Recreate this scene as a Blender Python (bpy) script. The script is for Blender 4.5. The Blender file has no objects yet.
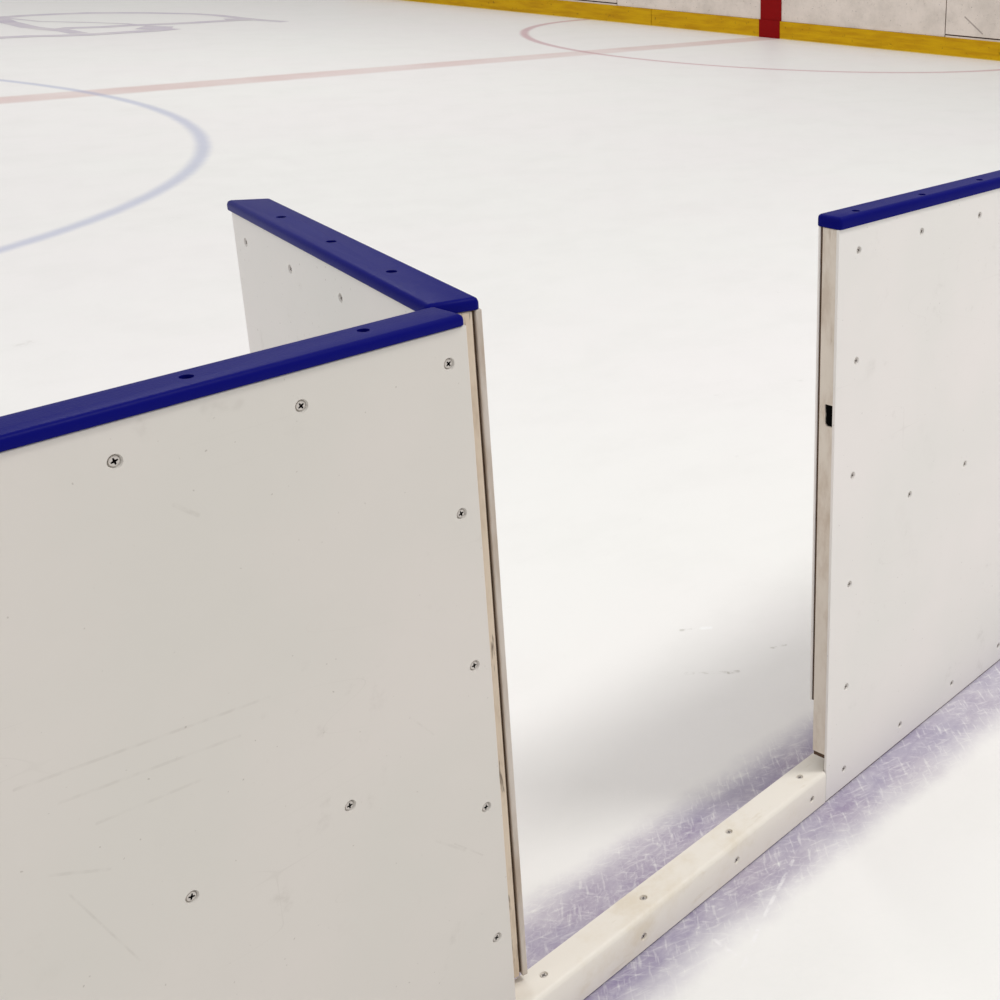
import bpy, bmesh, math
from mathutils import Vector, Matrix

scene = bpy.context.scene
C = scene.collection
PI = math.pi

# ------------------------------------------------------------------ node helpers
class Nodes:
    def __init__(self, mat):
        mat.use_nodes = True
        self.nt = mat.node_tree
        self.nt.nodes.clear()
        self.out = self.nt.nodes.new('ShaderNodeOutputMaterial')
        self.bsdf = self.nt.nodes.new('ShaderNodeBsdfPrincipled')
        self.nt.links.new(self.bsdf.outputs[0], self.out.inputs[0])
        tc = self.nt.nodes.new('ShaderNodeTexCoord')
        self.obj = tc.outputs['Object']
        s = self.nt.nodes.new('ShaderNodeSeparateXYZ')
        self.nt.links.new(self.obj, s.inputs[0])
        self.x, self.y, self.z = s.outputs
    def put(self, sock, v):
        if hasattr(v, 'is_output') or isinstance(v, bpy.types.NodeSocket):
            self.nt.links.new(v, sock)
        else:
            if isinstance(v, (tuple, list)) and len(v) == 3 and sock.type == 'RGBA':
                v = (*v, 1)
            sock.default_value = v
    def m(self, op, a, b=0.0, c=0.0, clamp=False):
        n = self.nt.nodes.new('ShaderNodeMath'); n.operation = op; n.use_clamp = clamp
        self.put(n.inputs[0], a); self.put(n.inputs[1], b)
        if len(n.inputs) > 2: self.put(n.inputs[2], c)
        return n.outputs[0]
    def ramp(self, v, a, b, lo=0.0, hi=1.0):      # smooth step from a..b to lo..hi
        n = self.nt.nodes.new('ShaderNodeMapRange'); n.interpolation_type = 'SMOOTHSTEP'; n.clamp = True
        self.put(n.inputs[0], v); self.put(n.inputs[1], a); self.put(n.inputs[2], b)
        self.put(n.inputs[3], lo); self.put(n.inputs[4], hi)
        return n.outputs[0]
    def scaled(self, sx, sy, sz, rot=0.0):
        n = self.nt.nodes.new('ShaderNodeMapping')
        n.inputs['Scale'].default_value = (sx, sy, sz)
        n.inputs['Rotation'].default_value = (0, 0, rot)
        self.nt.links.new(self.obj, n.inputs[0])
        return n.outputs[0]
    def noise(self, scale, detail=3.0, rough=.55, vec=None, dist=0.0):
        n = self.nt.nodes.new('ShaderNodeTexNoise')
        n.inputs['Scale'].default_value = scale; n.inputs['Detail'].default_value = detail
        n.inputs['Roughness'].default_value = rough; n.inputs['Distortion'].default_value = dist
        self.nt.links.new(vec if vec is not None else self.obj, n.inputs['Vector'])
        return n.outputs[0]
    def mix(self, f, a, b):
        n = self.nt.nodes.new('ShaderNodeMix'); n.data_type = 'RGBA'
        self.put(n.inputs[0], f); self.put(n.inputs[6], a); self.put(n.inputs[7], b)
        return n.outputs[2]
    def bump(self, h, strength=.2, dist=.001):
        n = self.nt.nodes.new('ShaderNodeBump')
        n.inputs['Strength'].default_value = strength; n.inputs['Distance'].default_value = dist
        self.nt.links.new(h, n.inputs['Height'])
        self.nt.links.new(n.outputs[0], self.bsdf.inputs['Normal'])
    def fine(self, scale, eps, vec=None, detail=1.0, dist=0.0):   # thin curved scratches where a noise crosses its middle
        n = self.noise(scale, detail, .5, vec, dist)
        return self.ramp(self.m('ABSOLUTE', self.m('SUBTRACT', n, .5)), 0, eps, 1, 0)
    def seg(self, u, v, a, b, w, soft=None):        # soft stroke from a to b in the (u,v) plane
        ax, ay = a; bx, by = b
        dx, dy = bx-ax, by-ay; L2 = dx*dx+dy*dy
        pu = self.m('SUBTRACT', u, ax); pv = self.m('SUBTRACT', v, ay)
        t = self.m('MULTIPLY', self.m('ADD', self.m('MULTIPLY', pu, dx), self.m('MULTIPLY', pv, dy)), 1/L2, clamp=True)
        qx = self.m('SUBTRACT', pu, self.m('MULTIPLY', t, dx)); qy = self.m('SUBTRACT', pv, self.m('MULTIPLY', t, dy))
        d = self.m('SQRT', self.m('ADD', self.m('MULTIPLY', qx, qx), self.m('MULTIPLY', qy, qy)))
        return self.ramp(d, w*.3, w, 1, 0)
    def set(self, **k):
        for n, v in k.items(): self.put(self.bsdf.inputs[n.replace('_', ' ')], v)

def material(name):
    return Nodes(bpy.data.materials.new(name)), bpy.data.materials[name]

def srgb(r, g, b):
    f = lambda c: (c/255)/12.92 if c/255 <= .04045 else ((c/255+.055)/1.055)**2.4
    return (f(r), f(g), f(b))

# ------------------------------------------------------------------ materials
def plastic(name, base, dark, marks=(), strength=.35, scuff=.25):
    N, m = material(name)
    big = N.noise(2.2, 3)
    col = N.mix(N.ramp(big, .35, .65), base, tuple(c*k for c, k in zip(base, (.955, .975, .965))))
    sm = N.ramp(N.noise(16, 5, .65), .57, .78)
    reg = N.ramp(N.noise(3.1, 2), .47, .62)
    col = N.mix(N.m('MULTIPLY', N.m('MULTIPLY', sm, reg), scuff), col, dark)
    fi = N.m('MULTIPLY', N.fine(5, .003, N.scaled(1, 1, 3.2), 0), reg)
    col = N.mix(N.m('MULTIPLY', fi, scuff*.3), col, dark)
    sp = N.ramp(N.noise(170, 1), .74, .80)
    col = N.mix(N.m('MULTIPLY', sp, scuff*1.3), col, dark)
    for (a, b, w, s) in marks:
        k = N.m('MULTIPLY', N.seg(N.x, N.z, a, b, w*.8), N.ramp(N.noise(60, 2), .35, .65, .15, 1))
        col = N.mix(N.m('MULTIPLY', k, s*MK), col, dark)
    N.set(Base_Color=col, Roughness=.5, Specular_IOR_Level=.25)
    N.bump(N.noise(90, 3), .06, .001)
    return m

M = {}; MK = .42
WHITE = srgb(236, 231, 228)
DARK = srgb(120, 105, 92)
M['left'] = plastic('white_plastic_left', srgb(220, 214, 208), DARK, [
    ((-.519, .737), (-.28, .709), .003, .30), ((-.487, .704), (-.317, .682), .003, .26),
    ((-.506, .637), (-.457, .611), .003, .30), ((-.494, .607), (-.446, .495), .002, .30),
    ((-.46, .665), (-.36, .655), .003, .20), ((-.303, 1.031), (-.27, 1.026), .010, .22),
    ((-.345, .948), (-.325, .930), .004, .35), ((-.10, .415), (-.06, .375), .003, .2),
    ((-.075, .395), (-.035, .352), .002, .25), ((-.12, .60), (-.09, .56), .002, .2)])
M['gate'] = plastic('white_plastic_gate', srgb(230, 226, 223), DARK)
M['right'] = plastic('white_plastic_right', WHITE, DARK, [
    ((.26, .64), (.30, .56), .03, .05), ((.20, .50), (.25, .38), .03, .05)], scuff=.22)

N, M['sill'] = material('sill_plastic')
c = N.mix(N.ramp(N.noise(7, 5, .7), .48, .78), srgb(238, 232, 222), srgb(226, 215, 196))
c = N.mix(N.m('MULTIPLY', N.ramp(N.noise(30, 4, .7, N.scaled(.3, 1, 1)), .60, .72), .3), c, srgb(205, 190, 165))
N.set(Base_Color=c, Roughness=.42, Specular_IOR_Level=.35); N.bump(N.noise(120, 3), .08, .001)

N, M['cap'] = material('blue_cap_plastic')
c = N.mix(N.noise(5, 3), (.0028, .0036, .135), (.0042, .0052, .158))
N.set(Base_Color=c, Roughness=.36, Specular_IOR_Level=.035)
N.bump(N.noise(420, 2), .35, .0006)

N, M['frame'] = material('worn_frame')
c = N.mix(N.ramp(N.noise(18, 5, .7, N.scaled(1, 1, .35)), .38, .7), srgb(226, 217, 205), srgb(202, 187, 171))
c = N.mix(N.m('MULTIPLY', N.ramp(N.noise(45, 4, .7, N.scaled(1, 1, .2)), .6, .74), .45), c, srgb(160, 136, 112))
N.set(Base_Color=c, Roughness=.5, Metallic=0); N.bump(N.noise(80, 3), .1, .001)

N, M['beige'] = material('beige_core')
c = N.mix(N.ramp(N.noise(14, 5, .75, N.scaled(1, 1, .3)), .4, .7), srgb(222, 206, 186), srgb(196, 176, 154))
c = N.mix(N.m('MULTIPLY', N.ramp(N.noise(60, 4, .7, N.scaled(1, 1, .12)), .60, .68), .75), c, srgb(70, 52, 38))
N.set(Base_Color=c, Roughness=.55)

N, M['groove_and_shade'] = material('dark_brown_groove_and_shade')
N.set(Base_Color=N.mix(N.noise(30, 3), srgb(60, 40, 24), srgb(96, 70, 50)), Roughness=.7)
N, M['greystrip'] = material('grey_edge_strip')
N.set(Base_Color=N.mix(N.ramp(N.noise(30, 4, .6, N.scaled(1, 1, .2)), .4, .7), srgb(208, 199, 190), srgb(182, 166, 150)), Roughness=.45)
N, M['black'] = material('black_recess')
N.set(Base_Color=N.mix(N.noise(50), (.0012, .001, .001), (.002, .0015, .0015)), Roughness=.9, Specular_IOR_Level=.05)
N, M['screw'] = material('screw_metal')
N.set(Base_Color=N.mix(N.noise(200), srgb(214, 208, 202), srgb(190, 184, 178)), Metallic=.35, Roughness=.4)
N, M['bluescrew'] = material('dark_blue_screw')
N.set(Base_Color=N.mix(N.noise(200), (.003, .003, .03), (.006, .006, .05)), Roughness=.6)

# far boards
def board_mat(name, marks=()):
    N, m = material(name)
    c = N.mix(N.ramp(N.noise(3, 4, .7), .35, .7), srgb(226, 215, 206), srgb(208, 198, 189))
    c = N.mix(N.m('MULTIPLY', N.ramp(N.noise(22, 5, .7), .56, .72), .35), c, srgb(140, 128, 118))
    c = N.mix(N.m('MULTIPLY', N.ramp(N.noise(42, 1), .70, .76), .6), c, srgb(90, 80, 75))
    for (a, b, w, s) in marks:
        c = N.mix(N.m('MULTIPLY', N.seg(N.x, N.z, a, b, w), s), c, srgb(110, 95, 90))
    N.set(Base_Color=c, Roughness=.5, Specular_IOR_Level=.3); return m
M['board'] = board_mat('far_board_white')
M['board_scratch'] = board_mat('far_board_scratched', [((2.53, .43), (2.75, .27), .012, .6)])
N, M['yellow'] = material('yellow_kickplate')
c = N.mix(N.ramp(N.noise(4, 4, .6, N.scaled(.6, 1, 5)), .35, .7), srgb(206, 162, 2), srgb(186, 138, 0))
c = N.mix(N.m('MULTIPLY', N.ramp(N.noise(26, 3), .64, .74), .6), c, srgb(110, 80, 10))
c = N.mix(N.ramp(N.z, 0, .012, .8, 0), c, srgb(240, 225, 120))  # pale glow of the ice reflection painted along the foot
N.set(Base_Color=c, Roughness=.5, Specular_IOR_Level=.15)
N, M['red'] = material('red_marker')
N.set(Base_Color=N.mix(N.noise(6, 3), srgb(142, 0, 3), srgb(126, 0, 2)), Roughness=.5, Specular_IOR_Level=.12)

# ------------------------------------------------------------------ ice
N, M['ice'] = material('rink_ice')
X, Y = N.x, N.y
low = N.noise(.55, 3)
col = N.mix(N.ramp(low, .35, .65), (.915, .912, .893), (.918, .900, .892))
mid = N.ramp(N.noise(2.4, 5, .65, N.scaled(1, 1.3, 1, .4)), .42, .72)
col = N.mix(N.m('MULTIPLY', mid, .20), col, (.80, .80, .775))
spk = N.ramp(N.noise(11, 3, .6), .70, .78)
col = N.mix(N.m('MULTIPLY', spk, .18), col, (.62, .62, .60))
wob = N.m('MULTIPLY', N.m('SUBTRACT', N.noise(9, 4, .65), .5), .055)
# wide blue line the barrier stands on
bl = N.m('ABSOLUTE', N.m('SUBTRACT', Y, N.m('MULTIPLY_ADD', X, -.045, 1.327)))
blf = N.ramp(N.m('ADD', bl, wob), .085, .185, 1, 0)
patch = N.ramp(N.noise(5.5, 6, .75, N.scaled(1, 1.6, 1, -.5)), .25, .75, .62, 1)
def streaks(sc, rot, a, b):
    v = N.scaled(1, 1/6, 1, rot); v.node.vector_type = 'TEXTURE'
    n = N.noise(sc, 2.5, .6, v, .15)
    return N.ramp(n, a, b)
scr1 = streaks(22, .9, .54, .70)
scr2 = streaks(19, -.35, .55, .70)
scr3 = streaks(26, 2.1, .55, .71)
scr4 = N.m('MULTIPLY', N.fine(24, .03, N.scaled(1, 2.2, 1, .9), 2, .3), N.ramp(N.noise(4, 2), .45, .6))
soft = N.ramp(N.noise(30, 4, .7), .45, .75)
scr = N.m('ADD', N.m('ADD', N.m('MULTIPLY', scr1, .38), N.m('MULTIPLY', scr2, .34)), N.m('ADD', N.m('MULTIPLY', scr3, .30), N.m('ADD', N.m('MULTIPLY', scr4, .22), N.m('MULTIPLY', soft, .28))), clamp=True)
bluew = N.m('MULTIPLY', N.m('MULTIPLY', blf, patch), N.m('SUBTRACT', 1, N.m('MULTIPLY', scr, .80)))
# line fades in places where snow is packed into it
fade = N.ramp(N.m('MULTIPLY_ADD', X, 1, 0), 1.5, 2.4, 1, .72)
bluecol = N.mix(N.ramp(N.noise(4, 4), .4, .65), (.290, .248, .400), (.340, .280, .410))
col = N.mix(N.m('MULTIPLY', bluew, fade), col, bluecol)
# thin scratches on the plain ice
col = N.mix(N.m('MULTIPLY', N.m('MULTIPLY', scr1, N.ramp(low, .45, .6)), .12), col, (.97, .97, .97))
brk = N.ramp(N.noise(45, 3, .6), .42, .62)
for a, b in (((1.477, 1.158), (1.405, 1.132)), ((1.39, 1.127), (1.316, 1.099)), ((1.316, 1.099), (1.237, 1.063)), ((1.261, 1.138), (1.255, 1.092))):
    col = N.mix(N.m('MULTIPLY', N.m('MULTIPLY', N.seg(X, Y, a, b, .0045), brk), .6), col, (.95, .94, .95))
plain = N.m('MULTIPLY', N.m('ADD', N.m('MULTIPLY', scr2, .5), N.m('MULTIPLY', scr3, .5)), N.ramp(N.noise(1.7, 3), .4, .6))
col = N.mix(N.m('MULTIPLY', plain, .07), col, (.70, .70, .70))
# centre line
ca, sa = math.cos(.0451), math.sin(.0451)
rx, ry = -.4512, 9.9978
dl = N.m('ABSOLUTE', N.m('ADD', N.m('MULTIPLY', N.m('SUBTRACT', X, rx), -sa), N.m('MULTIPLY', N.m('SUBTRACT', Y, ry), ca)))
lf = N.ramp(N.m('ADD', dl, N.m('MULTIPLY', wob, .6)), .10, .20, 1, 0)
col = N.mix(N.m('MULTIPLY', lf, N.ramp(N.noise(1.2, 4), .3, .7, .32, .50)), col, srgb(206, 158, 152))
# face-off circle and the half circle at the boards
def ring(cx, cy, r, w0, w1):
    a = N.m('SUBTRACT', X, cx); b = N.m('SUBTRACT', Y, cy)
    d = N.m('SQRT', N.m('ADD', N.m('MULTIPLY', a, a), N.m('MULTIPLY', b, b)))
    return N.ramp(N.m('ADD', N.m('ABSOLUTE', N.m('SUBTRACT', d, r)), N.m('MULTIPLY', wob, .35)), w0, w1, 1, 0)
col = N.mix(N.m('MULTIPLY', ring(.665, 10.048, 4.325, .005, .066), .50), col, srgb(158, 168, 206))
col = N.mix(N.m('MULTIPLY', ring(12.956, 10.232, 3.093, .015, .07), .58), col, srgb(190, 128, 142))
# small dark flecks and a chip
for a, b, w, k in (((1.805, 1.70), (1.865, 1.63), .007, .35), ((1.86, 1.632), (1.875, 1.622), .007, .6), ((1.985, 1.63), (1.998, 1.622), .006, .7),
                   ((2.012, 1.617), (2.018, 1.612), .006, .5), ((1.93, 1.83), (1.95, 1.815), .007, .5), ((2.0, 4.83), (2.03, 4.84), .03, .2)):
    col = N.mix(N.m('MULTIPLY', N.m('MULTIPLY', N.seg(X, Y, a, b, w), k*.75), brk), col, (.33, .31, .25))
col = N.mix(N.m('MULTIPLY', N.seg(X, Y, (1.965, 1.80), (1.975, 1.79), .010), brk), col, (.98, .98, .98))
N.set(Base_Color=col, Roughness=N.ramp(N.noise(7, 4), .3, .7, .40, .50), Specular_IOR_Level=.30)
N.bump(N.m('ADD', N.noise(14, 5, .7), N.m('MULTIPLY', scr, .3)), .10, .004)

N, M['logo'] = material('faded_violet_ice_paint')
N.set(Base_Color=N.mix(N.ramp(N.noise(2.5, 3), .35, .65), srgb(208, 200, 214), srgb(220, 214, 219)), Roughness=.4, Specular_IOR_Level=.32)

# ------------------------------------------------------------------ mesh helpers
def thing(name, label, cat, loc=(0, 0, 0), rz=0, group=None):
    o = bpy.data.objects.new(name, None); C.objects.link(o)
    o.location = loc; o.rotation_euler = (0, 0, rz); o.empty_display_size = .1
    o['label'] = label; o['category'] = cat
    if group: o['group'] = group
    return o

def add_prism(bm, pts, z0, z1):
    lo = [bm.verts.new((x, y, z0)) for x, y in pts]; hi = [bm.verts.new((x, y, z1)) for x, y in pts]
    n = len(pts)
    bm.faces.new(lo[::-1]); bm.faces.new(hi)
    for i in range(n): bm.faces.new((lo[i], lo[(i+1) % n], hi[(i+1) % n], hi[i]))

def add_box(bm, x0, x1, y0, y1, z0, z1):
    add_prism(bm, [(x0, y0), (x1, y0), (x1, y1), (x0, y1)], z0, z1)

def link_mesh(name, bm, mats, parent=None, smooth=False):
    bmesh.ops.recalc_face_normals(bm, faces=bm.faces)
    me = bpy.data.meshes.new(name); bm.to_mesh(me); bm.free()
    for m in (mats if isinstance(mats, list) else [mats]): me.materials.append(m)
    if smooth:
        for p in me.polygons: p.use_smooth = True
    o = bpy.data.objects.new(name, me); C.objects.link(o)
    if parent: o.parent = parent
    return o

def bevelled(bm, w, seg=3, test=None):
    es = [e for e in bm.edges if (test is None or test(e))]
    bmesh.ops.bevel(bm, geom=es, offset=w, segments=seg, profile=.5, affect='EDGES')

def cut(o, cutters):
    """carve real recesses: each cutter is a bmesh; the result replaces the mesh"""
    big = bmesh.new()
    for f in cutters: f(big)
    bmesh.ops.recalc_face_normals(big, faces=big.faces)
    me = bpy.data.meshes.new('tmp'); big.to_mesh(me); big.free()
    t = bpy.data.objects.new('tmp', me); C.objects.link(t)
    save = o.parent; o.parent = None
    md = o.modifiers.new('cut', 'BOOLEAN'); md.object = t; md.operation = 'DIFFERENCE'; md.solver = 'EXACT'
    bpy.context.view_layer.update()
    new = bpy.data.meshes.new_from_object(o.evaluated_get(bpy.context.evaluated_depsgraph_get()))
    o.modifiers.clear(); old = o.data; new.name = old.name; o.data = new
    bpy.data.objects.remove(t); bpy.data.meshes.remove(me)
    o.parent = save

def cone_cutter(p, axis, r0, r1, depth, extra=.002, seg=20):
    """countersink at p opening along +axis: radius r0 at the surface, r1 at the bottom"""
    def f(bm):
        mt = Matrix.Translation(Vector(p)) @ Vector((0, 0, 1)).rotation_difference(Vector(axis)).to_matrix().to_4x4()
        k = (r0-r1)/depth if depth else 0
        rings = [(-depth, r1), (extra, r0+k*extra)]
        vs = [[bm.verts.new(mt @ Vector((r*math.cos(2*PI*i/seg), r*math.sin(2*PI*i/seg), z))) for i in range(seg)] for z, r in rings]
        bm.faces.new(vs[0][::-1]); bm.faces.new(vs[1])
        for i in range(seg): bm.faces.new((vs[0][i], vs[0][(i+1) % seg], vs[1][(i+1) % seg], vs[1][i]))
    return f

def screw_mesh(name, r, arm, head, hole, spin):
    """countersunk screw head: shallow domed disc along +Z with a sunken cross, top at z=0"""
    bm = bmesh.new(); seg = 20
    rings = [(r*.88, -.0030), (r, -.0012), (r*.93, -.0003), (r*.62, 0)]
    vs = [[bm.verts.new((q*math.cos(2*PI*i/seg), q*math.sin(2*PI*i/seg), z)) for i in range(seg)] for q, z in rings]
    for a, b in zip(vs, vs[1:]):
        for i in range(seg): bm.faces.new((a[i], a[(i+1) % seg], b[(i+1) % seg], b[i]))
    bm.faces.new(vs[-1]); bm.faces.new(vs[0][::-1])
    # cross recess as four dark tapering arms let 0.1 mm proud of the recess floor
    w = arm*.30
    pts = [(arm, -w*.6), (arm, w*.6), (w, w), (w*.6, arm), (-w*.6, arm), (-w, w), (-arm, w*.6), (-arm, -w*.6), (-w, -w), (-w*.6, -arm), (w*.6, -arm), (w, -w)]
    ct, st = math.cos(spin), math.sin(spin)
    lo = [bm.verts.new((x*ct-y*st, x*st+y*ct, -.0010)) for x, y in pts]
    hi = [bm.verts.new((x*ct-y*st, x*st+y*ct, .0002)) for x, y in pts]
    fs = [bm.faces.new(hi)]
    for i in range(12): fs.append(bm.faces.new((lo[i], lo[(i+1) % 12], hi[(i+1) % 12], hi[i])))
    for f in fs: f.material_index = 1
    bmesh.ops.recalc_face_normals(bm, faces=bm.faces)
    me = bpy.data.meshes.new(name); bm.to_mesh(me); bm.free()
    me.materials.append(head); me.materials.append(hole)
    return me

SCREW = screw_mesh('screw', .0052, .0034, M['screw'], M['black'], .6)
N, M['greyrecess'] = material('grey_screw_recess')
N.set(Base_Color=N.mix(N.noise(200), srgb(84, 76, 70), srgb(70, 62, 58)), Roughness=.6)
SCREW_SMALL = screw_mesh('screw', .0042, .0030, M['screw'], M['greyrecess'], .9)
SCREW_BLUE = screw_mesh('screw', .0045, .0025, M['bluescrew'], M['black'], .3)

def put_screws(parent, pts, axis, me, depth=.0012):
    q = Vector((0, 0, 1)).rotation_difference(Vector(axis))
    for i, p in enumerate(pts):
        o = bpy.data.objects.new('screw', me); C.objects.link(o); o.parent = parent
        o.location = Vector(p)-Vector(axis)*depth
        o.rotation_mode = 'QUATERNION'
        o.rotation_quaternion = q @ Matrix.Rotation(i*1.3, 3, 'Z').to_quaternion()

def skin(name, x0, x1, y0, y1, z0, z1, mat, parent, screws, axis, me, r):
    bm = bmesh.new(); add_box(bm, x0, x1, y0, y1, z0, z1); bevelled(bm, .0012, 2)
    o = link_mesh(name, bm, mat, parent)
    if screws:
        cut(o, [cone_cutter(p, axis, r*1.25, r*.95, .0042) for p in screws])
        put_screws(o, screws, axis, me)
    return o

def cap(pts, z0, z1, holes, parent, label=None, name='top_cap'):
    bm = bmesh.new(); add_prism(bm, pts, z0, z1)
    bevelled(bm, .0065, 4, lambda e: all(v.co.z > z1-1e-5 for v in e.verts) or abs(e.verts[0].co.z-e.verts[1].co.z) > .005)
    bevelled(bm, .0015, 2, lambda e: all(v.co.z < z0+1e-5 for v in e.verts))
    o = link_mesh(name, bm, M['cap'], parent)
    for p in o.data.polygons: p.use_smooth = True
    cut(o, [cone_cutter((x, y, z1), (0, 0, 1), .0066, .0062, .009, seg=24) for x, y in holes])
    o.data.set_sharp_from_angle(angle=math.radians(50))
    put_screws(o, [(x, y, z1-.0075) for x, y in holes], (0, 0, 1), SCREW_BLUE, 0)
    return o

H1, H2, HR = 1.0425, 1.0573, 1.0382

# ------------------------------------------------------------------ the near barrier
# left section: local x runs to the gate end (0), y away from the viewer
lw = thing('rink_barrier', 'white barrier section at left with blue cap rail, nearest the viewer, beside the open gate', 'barrier', (.943, 1.208, 0), .025)
rows = [(-.027, 1.004), (-.026, .822), (-.0245, .621), (-.0235, .417), (-.023, .213), (-.023, .05), (-.207, 1.006), (-.39, 1.006),
        (-.206, .530), (-.388, .531), (-.57, 1.006), (-.206, .05), (-.388, .05)]
skin('front_panel', -1.45, 0, 0, .008, .003, H1, M['left'], lw, [(x, 0, z) for x, z in rows], (0, -1, 0), SCREW, .0058)
bm = bmesh.new()
for x in (-1.449, -.97, -.52, -.042): add_box(bm, x, x+.040, .0085, .0345, .07, H1-.001)
add_box(bm, -1.408, -.043, .009, .034, .07, .11); add_box(bm, -1.408, -.043, .009, .034, .98, H1-.0015)
link_mesh('frame', bm, M['frame'], lw)
skin('back_panel', -1.45, -.001, .035, .043, .001, H1, M['left'], lw, [], (0, 1, 0), SCREW, .006)
cap([(-1.45, -.004), (-.0035, -.004), (-.0035, .0485), (-1.45, .0485)], H1+.0015, H2, [(-.303, .024), (-.111, .026), (-.49, .023), (-.70, .023)], lw)

bm = bmesh.new(); add_box(bm, -1.448, -.002, .003, .034, .0008, .0026); link_mesh('base_shade', bm, M['groove_and_shade'], lw)['label'] = 'dark strip standing in for contact shadow'  # dark strip put in as the contact shadow under the left panel
# right section
rw = thing('rink_barrier', 'white barrier section at right with blue cap rail and black latch slot in its end', 'barrier', (1.632, 1.208, 0), 0)
rs = [(.053, .998), (.231, .999), (.417, .998), (.60, .998), (.055, .816), (.054, .616), (.230, .521), (.417, .520), (.60, .52),
      (.054, .414), (.053, .213), (.053, .042), (.232, .041), (.417, .041), (.602, .042), (.79, .042)]
skin('front_panel', 0, 1.9, 0, .0055, .003, HR, M['right'], rw, [(x, 0, z) for x, z in rs], (0, -1, 0), SCREW_SMALL, .0052)
bm = bmesh.new(); add_box(bm, .002, .045, .006, .0325, .097, HR-.001)
fr = link_mesh('end_post', bm, M['frame'], rw)
bm = bmesh.new(); add_box(bm, .004, .044, .0075, .0315, .088, .0968); link_mesh('foot_gap_shade', bm, M['groove_and_shade'], rw)['label'] = 'dark block standing in for the shaded gap'  # dark block put in as the shade of the gap below the post
def slot(bm):
    pts = [(.0025, .719), (.0025, .756), (.0165, .756), (.0180, .754), (.0178, .745), (.0165, .739), (.0175, .730), (.0165, .722), (.013, .719)]
    a = [bm.verts.new((-.01, y+.0040, z-.0045)) for y, z in pts]; b = [bm.verts.new((.022, y+.0040, z-.0045)) for y, z in pts]
    bm.faces.new(a[::-1]); bm.faces.new(b)
    for i in range(len(pts)): bm.faces.new((a[i], a[(i+1) % len(pts)], b[(i+1) % len(pts)], b[i]))
cut(fr, [slot])
bm = bmesh.new()      # black block filling the slot
pts = [(.0027, .7192), (.0027, .7558), (.0165, .7558), (.0178, .754), (.0176, .745), (.0164, .739), (.0173, .730), (.0164, .7222), (.013, .7192)]
a = [bm.verts.new((.0045, y+.0040, z-.0045)) for y, z in pts]; b = [bm.verts.new((.0215, y+.0040, z-.0045)) for y, z in pts]
bm.faces.new(a[::-1]); bm.faces.new(b)
for i in range(len(pts)): bm.faces.new((a[i], a[(i+1) % len(pts)], b[(i+1) % len(pts)], b[i]))
ls = link_mesh('latch_slot', bm, M['black'], rw); ls['label'] = 'black latch slot'
put_screws(fr, [(.002, .017, .215)], (-1, 0, 0), SCREW_BLUE, .001)
bm = bmesh.new()
for x in (.60, 1.22, 1.855): add_box(bm, x, x+.04, .006, .0325, .07, HR-.001)
add_box(bm, .046, 1.89, .0065, .032, .07, .11); add_box(bm, .046, 1.89, .0065, .032, .98, HR-.0015)
link_mesh('frame', bm, M['frame'], rw)
bm = bmesh.new(); add_box(bm, .003, 1.89, .033, .0366, .198, HR-.001); link_mesh('seal_strip', bm, M['groove_and_shade'], rw)['label'] = 'dark brown seal strip'
skin('back_panel', .0005, 1.9, .0368, .0405, .198, HR, M['right'], rw, [], (0, 1, 0), SCREW, .006)
cap([(-.001, -.0035), (1.9, -.0035), (1.9, .0435), (-.001, .0435)], HR, H2, [(.060, .0135), (.245, .0125), (.432, .0135), (.62, .0135), (.81, .0135)], rw)

bm = bmesh.new(); add_box(bm, .0008, 1.89, .0015, .0070, .0008, .0026); link_mesh('base_shade', bm, M['groove_and_shade'], rw)['label'] = 'dark strip standing in for contact shadow'  # dark strip put in as the contact shadow under the right panel
# open gate: local x along the leaf from the hinge, +y towards the viewer's left
ga = thing('barrier_gate', 'open white gate leaf with blue cap rail, swung back behind the left barrier', 'gate', (.938, 1.257, 0), PI/2-.23698)
gs = [(.619, 1.003), (.447, 1.001), (.274, 1.001), (.10, 1.001), (.619, .82), (.619, .62), (.619, .42), (.619, .21), (.10, .55), (.447, .52), (.274, .52), (.274, .21)]
skin('inner_panel', .006, .666, -.0065, .001, .078, H1, M['gate'], ga, [(x, .001, z) for x, z in gs], (0, 1, 0), SCREW_SMALL, .0052)
bm = bmesh.new(); add_box(bm, .004, .05, -.0475, -.007, .078, H1-.001); bevelled(bm, .002, 2)
link_mesh('hinge_post', bm, M['beige'], ga)['label'] = 'stained beige hinge post'
bm = bmesh.new(); add_box(bm, .61, .645, -.0445, -.007, .08, H1-.001)
add_box(bm, .051, .609, -.044, -.0075, .08, .12); add_box(bm, .051, .609, -.044, -.0075, .98, H1-.001); link_mesh('frame', bm, M['frame'], ga)
bm = bmesh.new(); add_box(bm, .0075, .64, -.0505, -.0478, .082, H1-.001); link_mesh('seal_strip', bm, M['groove_and_shade'], ga)['label'] = 'dark brown seal strip'
bm = bmesh.new(); add_box(bm, .003, .648, -.0588, -.0508, .076, H1); bevelled(bm, .0015, 2); link_mesh('outer_panel', bm, M['greystrip'], ga)
cap([(.002, .007), (.002, -.0570), (.651, -.0505), (.667, .007)], H1, H2, [(.162, -.022), (.3455, -.0205), (.517, -.0182)], ga)

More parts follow.
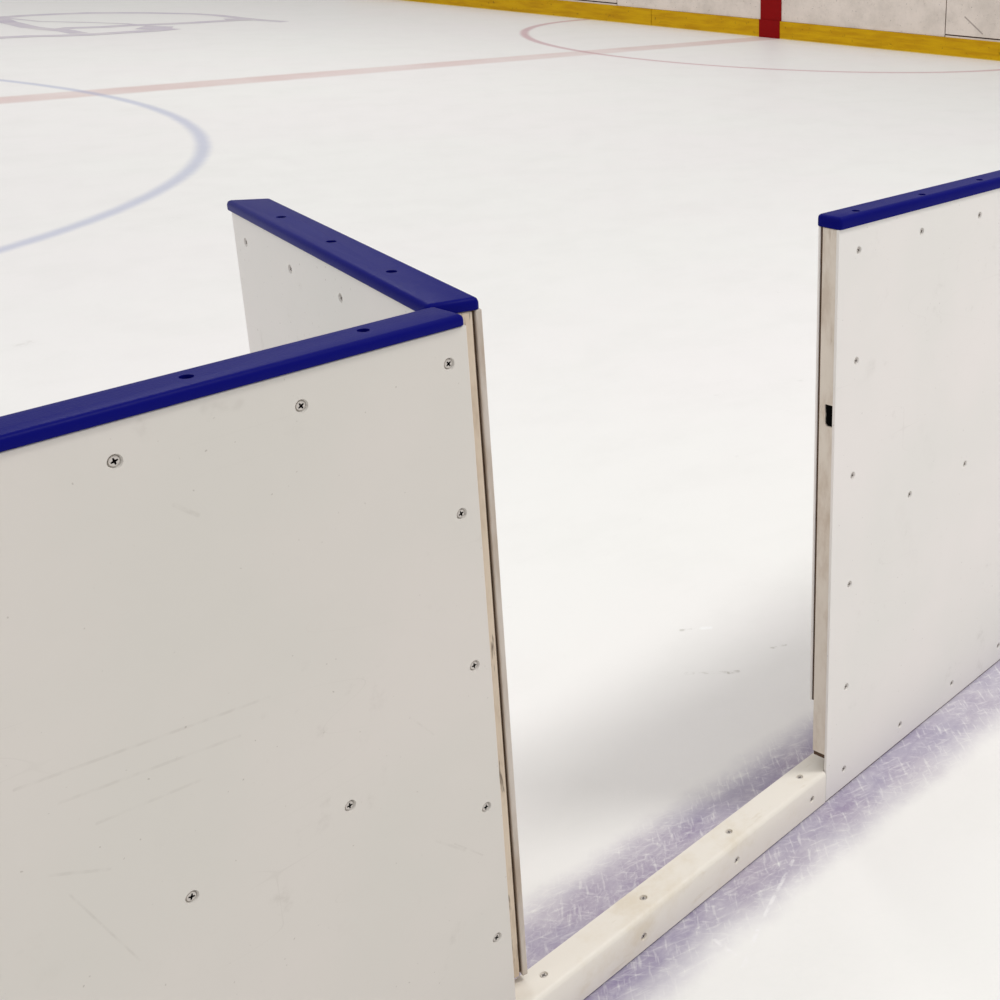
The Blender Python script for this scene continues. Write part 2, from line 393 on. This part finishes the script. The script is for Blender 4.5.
# threshold under the opening
th = thing('threshold_sill', 'low white plastic threshold bar across the gate opening between the two barrier sections', 'threshold', (.944, 1.208, 0), 0)
bm = bmesh.new(); add_prism(bm, [(.001, -.0005), (.6865, -.0005), (.6865, .0075), (.76, .0075), (.76, .053), (.001, .053)], .003, .0665)
bevelled(bm, .0085, 4, lambda e: all(v.co.z > .066 and v.co.y < 0 for v in e.verts))
bar = link_mesh('sill_bar', bm, M['sill'], th)
bm = bmesh.new(); add_box(bm, .003, .684, .0012, .051, .0008, .0026); link_mesh('base_shade', bm, M['groove_and_shade'], th)['label'] = 'dark strip standing in for contact shadow'  # dark strip put in as the contact shadow under the sill
for p in bar.data.polygons: p.use_smooth = True
top = [(.462, .028, .0665), (.266, .028, .0665), (.070, .028, .0665), (.648, .028, .0665)]
face = [(.648, -.0005, .032), (.449, -.0005, .031), (.237, -.0005, .028)]
cut(bar, [cone_cutter(p, (0, 0, 1), .0062, .0048, .004) for p in top] + [cone_cutter(p, (0, -1, 0), .0062, .0048, .004) for p in face])
bar.data.set_sharp_from_angle(angle=math.radians(40))
put_screws(bar, top, (0, 0, 1), SCREW_SMALL); put_screws(bar, face, (0, -1, 0), SCREW_SMALL)

# ------------------------------------------------------------------ ice
bm = bmesh.new()
an = .10888; A = Vector((12.8614, 10.5985, 0)); nv = Vector((math.cos(an), math.sin(an), 0)); sv = Vector((math.sin(an), -math.cos(an), 0))
e0 = A+nv*2.5+sv*24; e1 = A+nv*2.5-sv*22
add_prism(bm, [(-14, e0.y), (e0.x, e0.y), (e1.x, e1.y), (-14, e1.y)], -.05, 0)
ice = link_mesh('floor', bm, M['ice']); ice['kind'] = 'structure'; ice['label'] = 'white skated ice with faded blue, red and violet markings'

def strip(bm, pts, w, z):
    P = [Vector(p) for p in pts]; L = []; Rr = []
    for i, p in enumerate(P):
        d = (P[min(i+1, len(P)-1)]-P[max(i-1, 0)]).normalized(); n = Vector((-d.y, d.x))*w/2
        L.append(bm.verts.new((p.x+n.x, p.y+n.y, z))); Rr.append(bm.verts.new((p.x-n.x, p.y-n.y, z)))
    for i in range(len(P)-1): bm.faces.new((Rr[i], Rr[i+1], L[i+1], L[i]))
LOGO = [([(6.75, 15.705), (6.936, 15.811), (7.249, 15.936), (7.601, 15.993), (7.914, 16.006), (8.185, 15.919), (8.45, 15.807), (8.788, 15.572), (8.925, 15.316), (8.964, 14.94), (9.026, 14.627), (9.135, 14.375)], 0.13), ([(6.881, 15.894), (6.866, 15.658), (6.784, 15.338), (6.723, 14.761), (6.76, 14.557), (6.836, 14.304), (6.823, 14.042)], 0.14), ([(6.85, 14.461), (6.992, 14.563), (7.308, 14.534), (7.561, 14.607), (7.779, 14.583), (8.273, 14.625), (8.836, 14.731), (9.0, 14.716)], 0.13), ([(6.936, 15.811), (7.062, 15.28), (7.409, 15.015), (7.643, 14.761), (7.687, 14.599)], 0.05), ([(5.949, 13.911), (6.096, 13.965), (6.353, 13.979), (6.587, 13.926), (6.849, 13.914), (7.227, 13.98), (7.524, 14.029), (7.776, 14.14)], 0.13), ([(7.559, 14.364), (7.678, 14.253), (7.781, 14.184)], 0.3), ([(6.721, 15.539), (6.851, 15.545)], 0.35), ([(8.724, 14.828), (8.953, 14.735)], 0.16)]
bm = bmesh.new()
for k, (pts, w) in enumerate(LOGO): strip(bm, pts, w*1.25, .0006+.0002*k)
link_mesh('ice_logo', bm, M['logo'], ice)['label'] = 'faded violet outlined logo under the ice'

# ------------------------------------------------------------------ far boards; local x to the viewer's right, y away
yaw_b = math.atan2(sv.y, sv.x)
def board(x0, x1, label, mat, gap=False):
    o = thing('rink_board', label, 'rink board', A+sv*0, yaw_b, 'white rink boards along the far side')
    bm = bmesh.new()
    add_box(bm, x0+.006, x1-.006, .0, .02, .232 if gap else .2015, 1.12)
    if gap: add_box(bm, x0+.006, x1-.006, .0, .02, .0, .217)
    link_mesh('board_face', bm, mat, o)
    bm = bmesh.new(); add_box(bm, x0, x1, .021, .07, .0, 1.12); link_mesh('backing', bm, M['groove_and_shade'], o)
    bm = bmesh.new(); add_box(bm, x0, x1, -.01, .08, 1.121, 1.15); bevelled(bm, .004, 2); link_mesh('top_rail', bm, M['cap'], o)
    return o
board(-7.0, -4.57, 'white far board farthest left, mostly above the frame edge', M['board'])
board(-4.57, -2.262, 'white far board at left with dark gap above its yellow kickplate', M['board'], True)
board(-2.262, 0, 'white far board directly left of the red centre marker', M['board'])
board(0, 2.295, 'white far board directly right of the red centre marker', M['board'])
board(2.295, 4.60, 'white far board at top right corner with a dark diagonal scratch', M['board_scratch'], True)
board(4.605, 7.0, 'white far board beyond the scratched one, past the right frame edge', M['board'])
def kick(x0, x1, label):
    bm = bmesh.new(); add_box(bm, x0, x1, -.016, -.001, .0008, .2); bevelled(bm, .002, 2)
    o = link_mesh('kickplate', bm, M['yellow']); o.location = A; o.rotation_euler = (0, 0, yaw_b)
    o['label'] = label; o['category'] = 'kickplate'
kick(-7.0, -1.728, 'yellow kickplate strip at the foot of the far boards, left piece up to the joint')
kick(-1.722, 7.0, 'yellow kickplate strip at the foot of the far boards, right piece behind the red marker')
rm = thing('center_marker', 'dark red vertical centre line marker on the far boards where the red ice line ends', 'marker', A, yaw_b)
bm = bmesh.new(); add_box(bm, -.135, .155, -.006, -.0005, .2015, 1.118); link_mesh('upper_band', bm, M['red'], rm)
bm = bmesh.new(); add_box(bm, -.145, .142, -.022, -.0165, .0012, .202); link_mesh('lower_band', bm, M['red'], rm)

N, M['hall'] = material('hall_wall_paint')
N.set(Base_Color=N.mix(N.noise(.6, 3), srgb(225, 223, 220), srgb(214, 212, 210)), Roughness=.8)
bm = bmesh.new(); add_box(bm, -24, 24, 2.2, 2.4, 0, 7)
hw = link_mesh('wall_far', bm, M['hall']); hw.location = A; hw.rotation_euler = (0, 0, yaw_b); hw['kind'] = 'structure'
# ------------------------------------------------------------------ light
w = bpy.data.worlds.new('hall'); scene.world = w; w.use_nodes = True
bg = w.node_tree.nodes['Background']; bg.inputs[0].default_value = (1, .99, .985, 1); bg.inputs[1].default_value = .66
def lamp(x, y, z, size, power, col=(1, .99, .965)):
    l = bpy.data.lights.new('hall_or_fill_lamp', 'AREA'); l.shape = 'DISK'; l.size = size; l.energy = power; l.color = col
    o = bpy.data.objects.new('hall_or_fill_lamp', l); C.objects.link(o); o.location = (x, y, z)
lamp(4.6, -2.0, 8.2, 2.2, 330)
lamp(6.5, 10.5, 8.2, 2.2, 190)  # unseen lamp added to even out the light on the far ice
lamp(-6.0, 4.0, 8.2, 3.0, 170)  # unseen broad fill added to brighten the gate's left face

# ------------------------------------------------------------------ camera
R = Matrix(((.53692869, .26346314, -.80143294), (-.84209528, .22460904, -.49033287), (.05082445, .93815668, .34246011)))
cam = bpy.data.cameras.new('camera'); co = bpy.data.objects.new('camera', cam); C.objects.link(co)
co.matrix_world = Matrix.Translation((0, 0, 1.5)) @ R.to_4x4()
cam.sensor_width = 36; cam.sensor_fit = 'HORIZONTAL'; cam.lens = 1355.0847/1000*36
cam.shift_x = -(947.517-500)/1000; cam.shift_y = (406.769-500)/1000
cam.clip_start = .05; cam.clip_end = 100
scene.camera = co
scene.view_settings.view_transform = 'Standard'; scene.view_settings.look = 'None'
scene.view_settings.gamma = 1; scene.view_settings.use_curve_mapping = False
scene.view_settings.exposure = 0.0
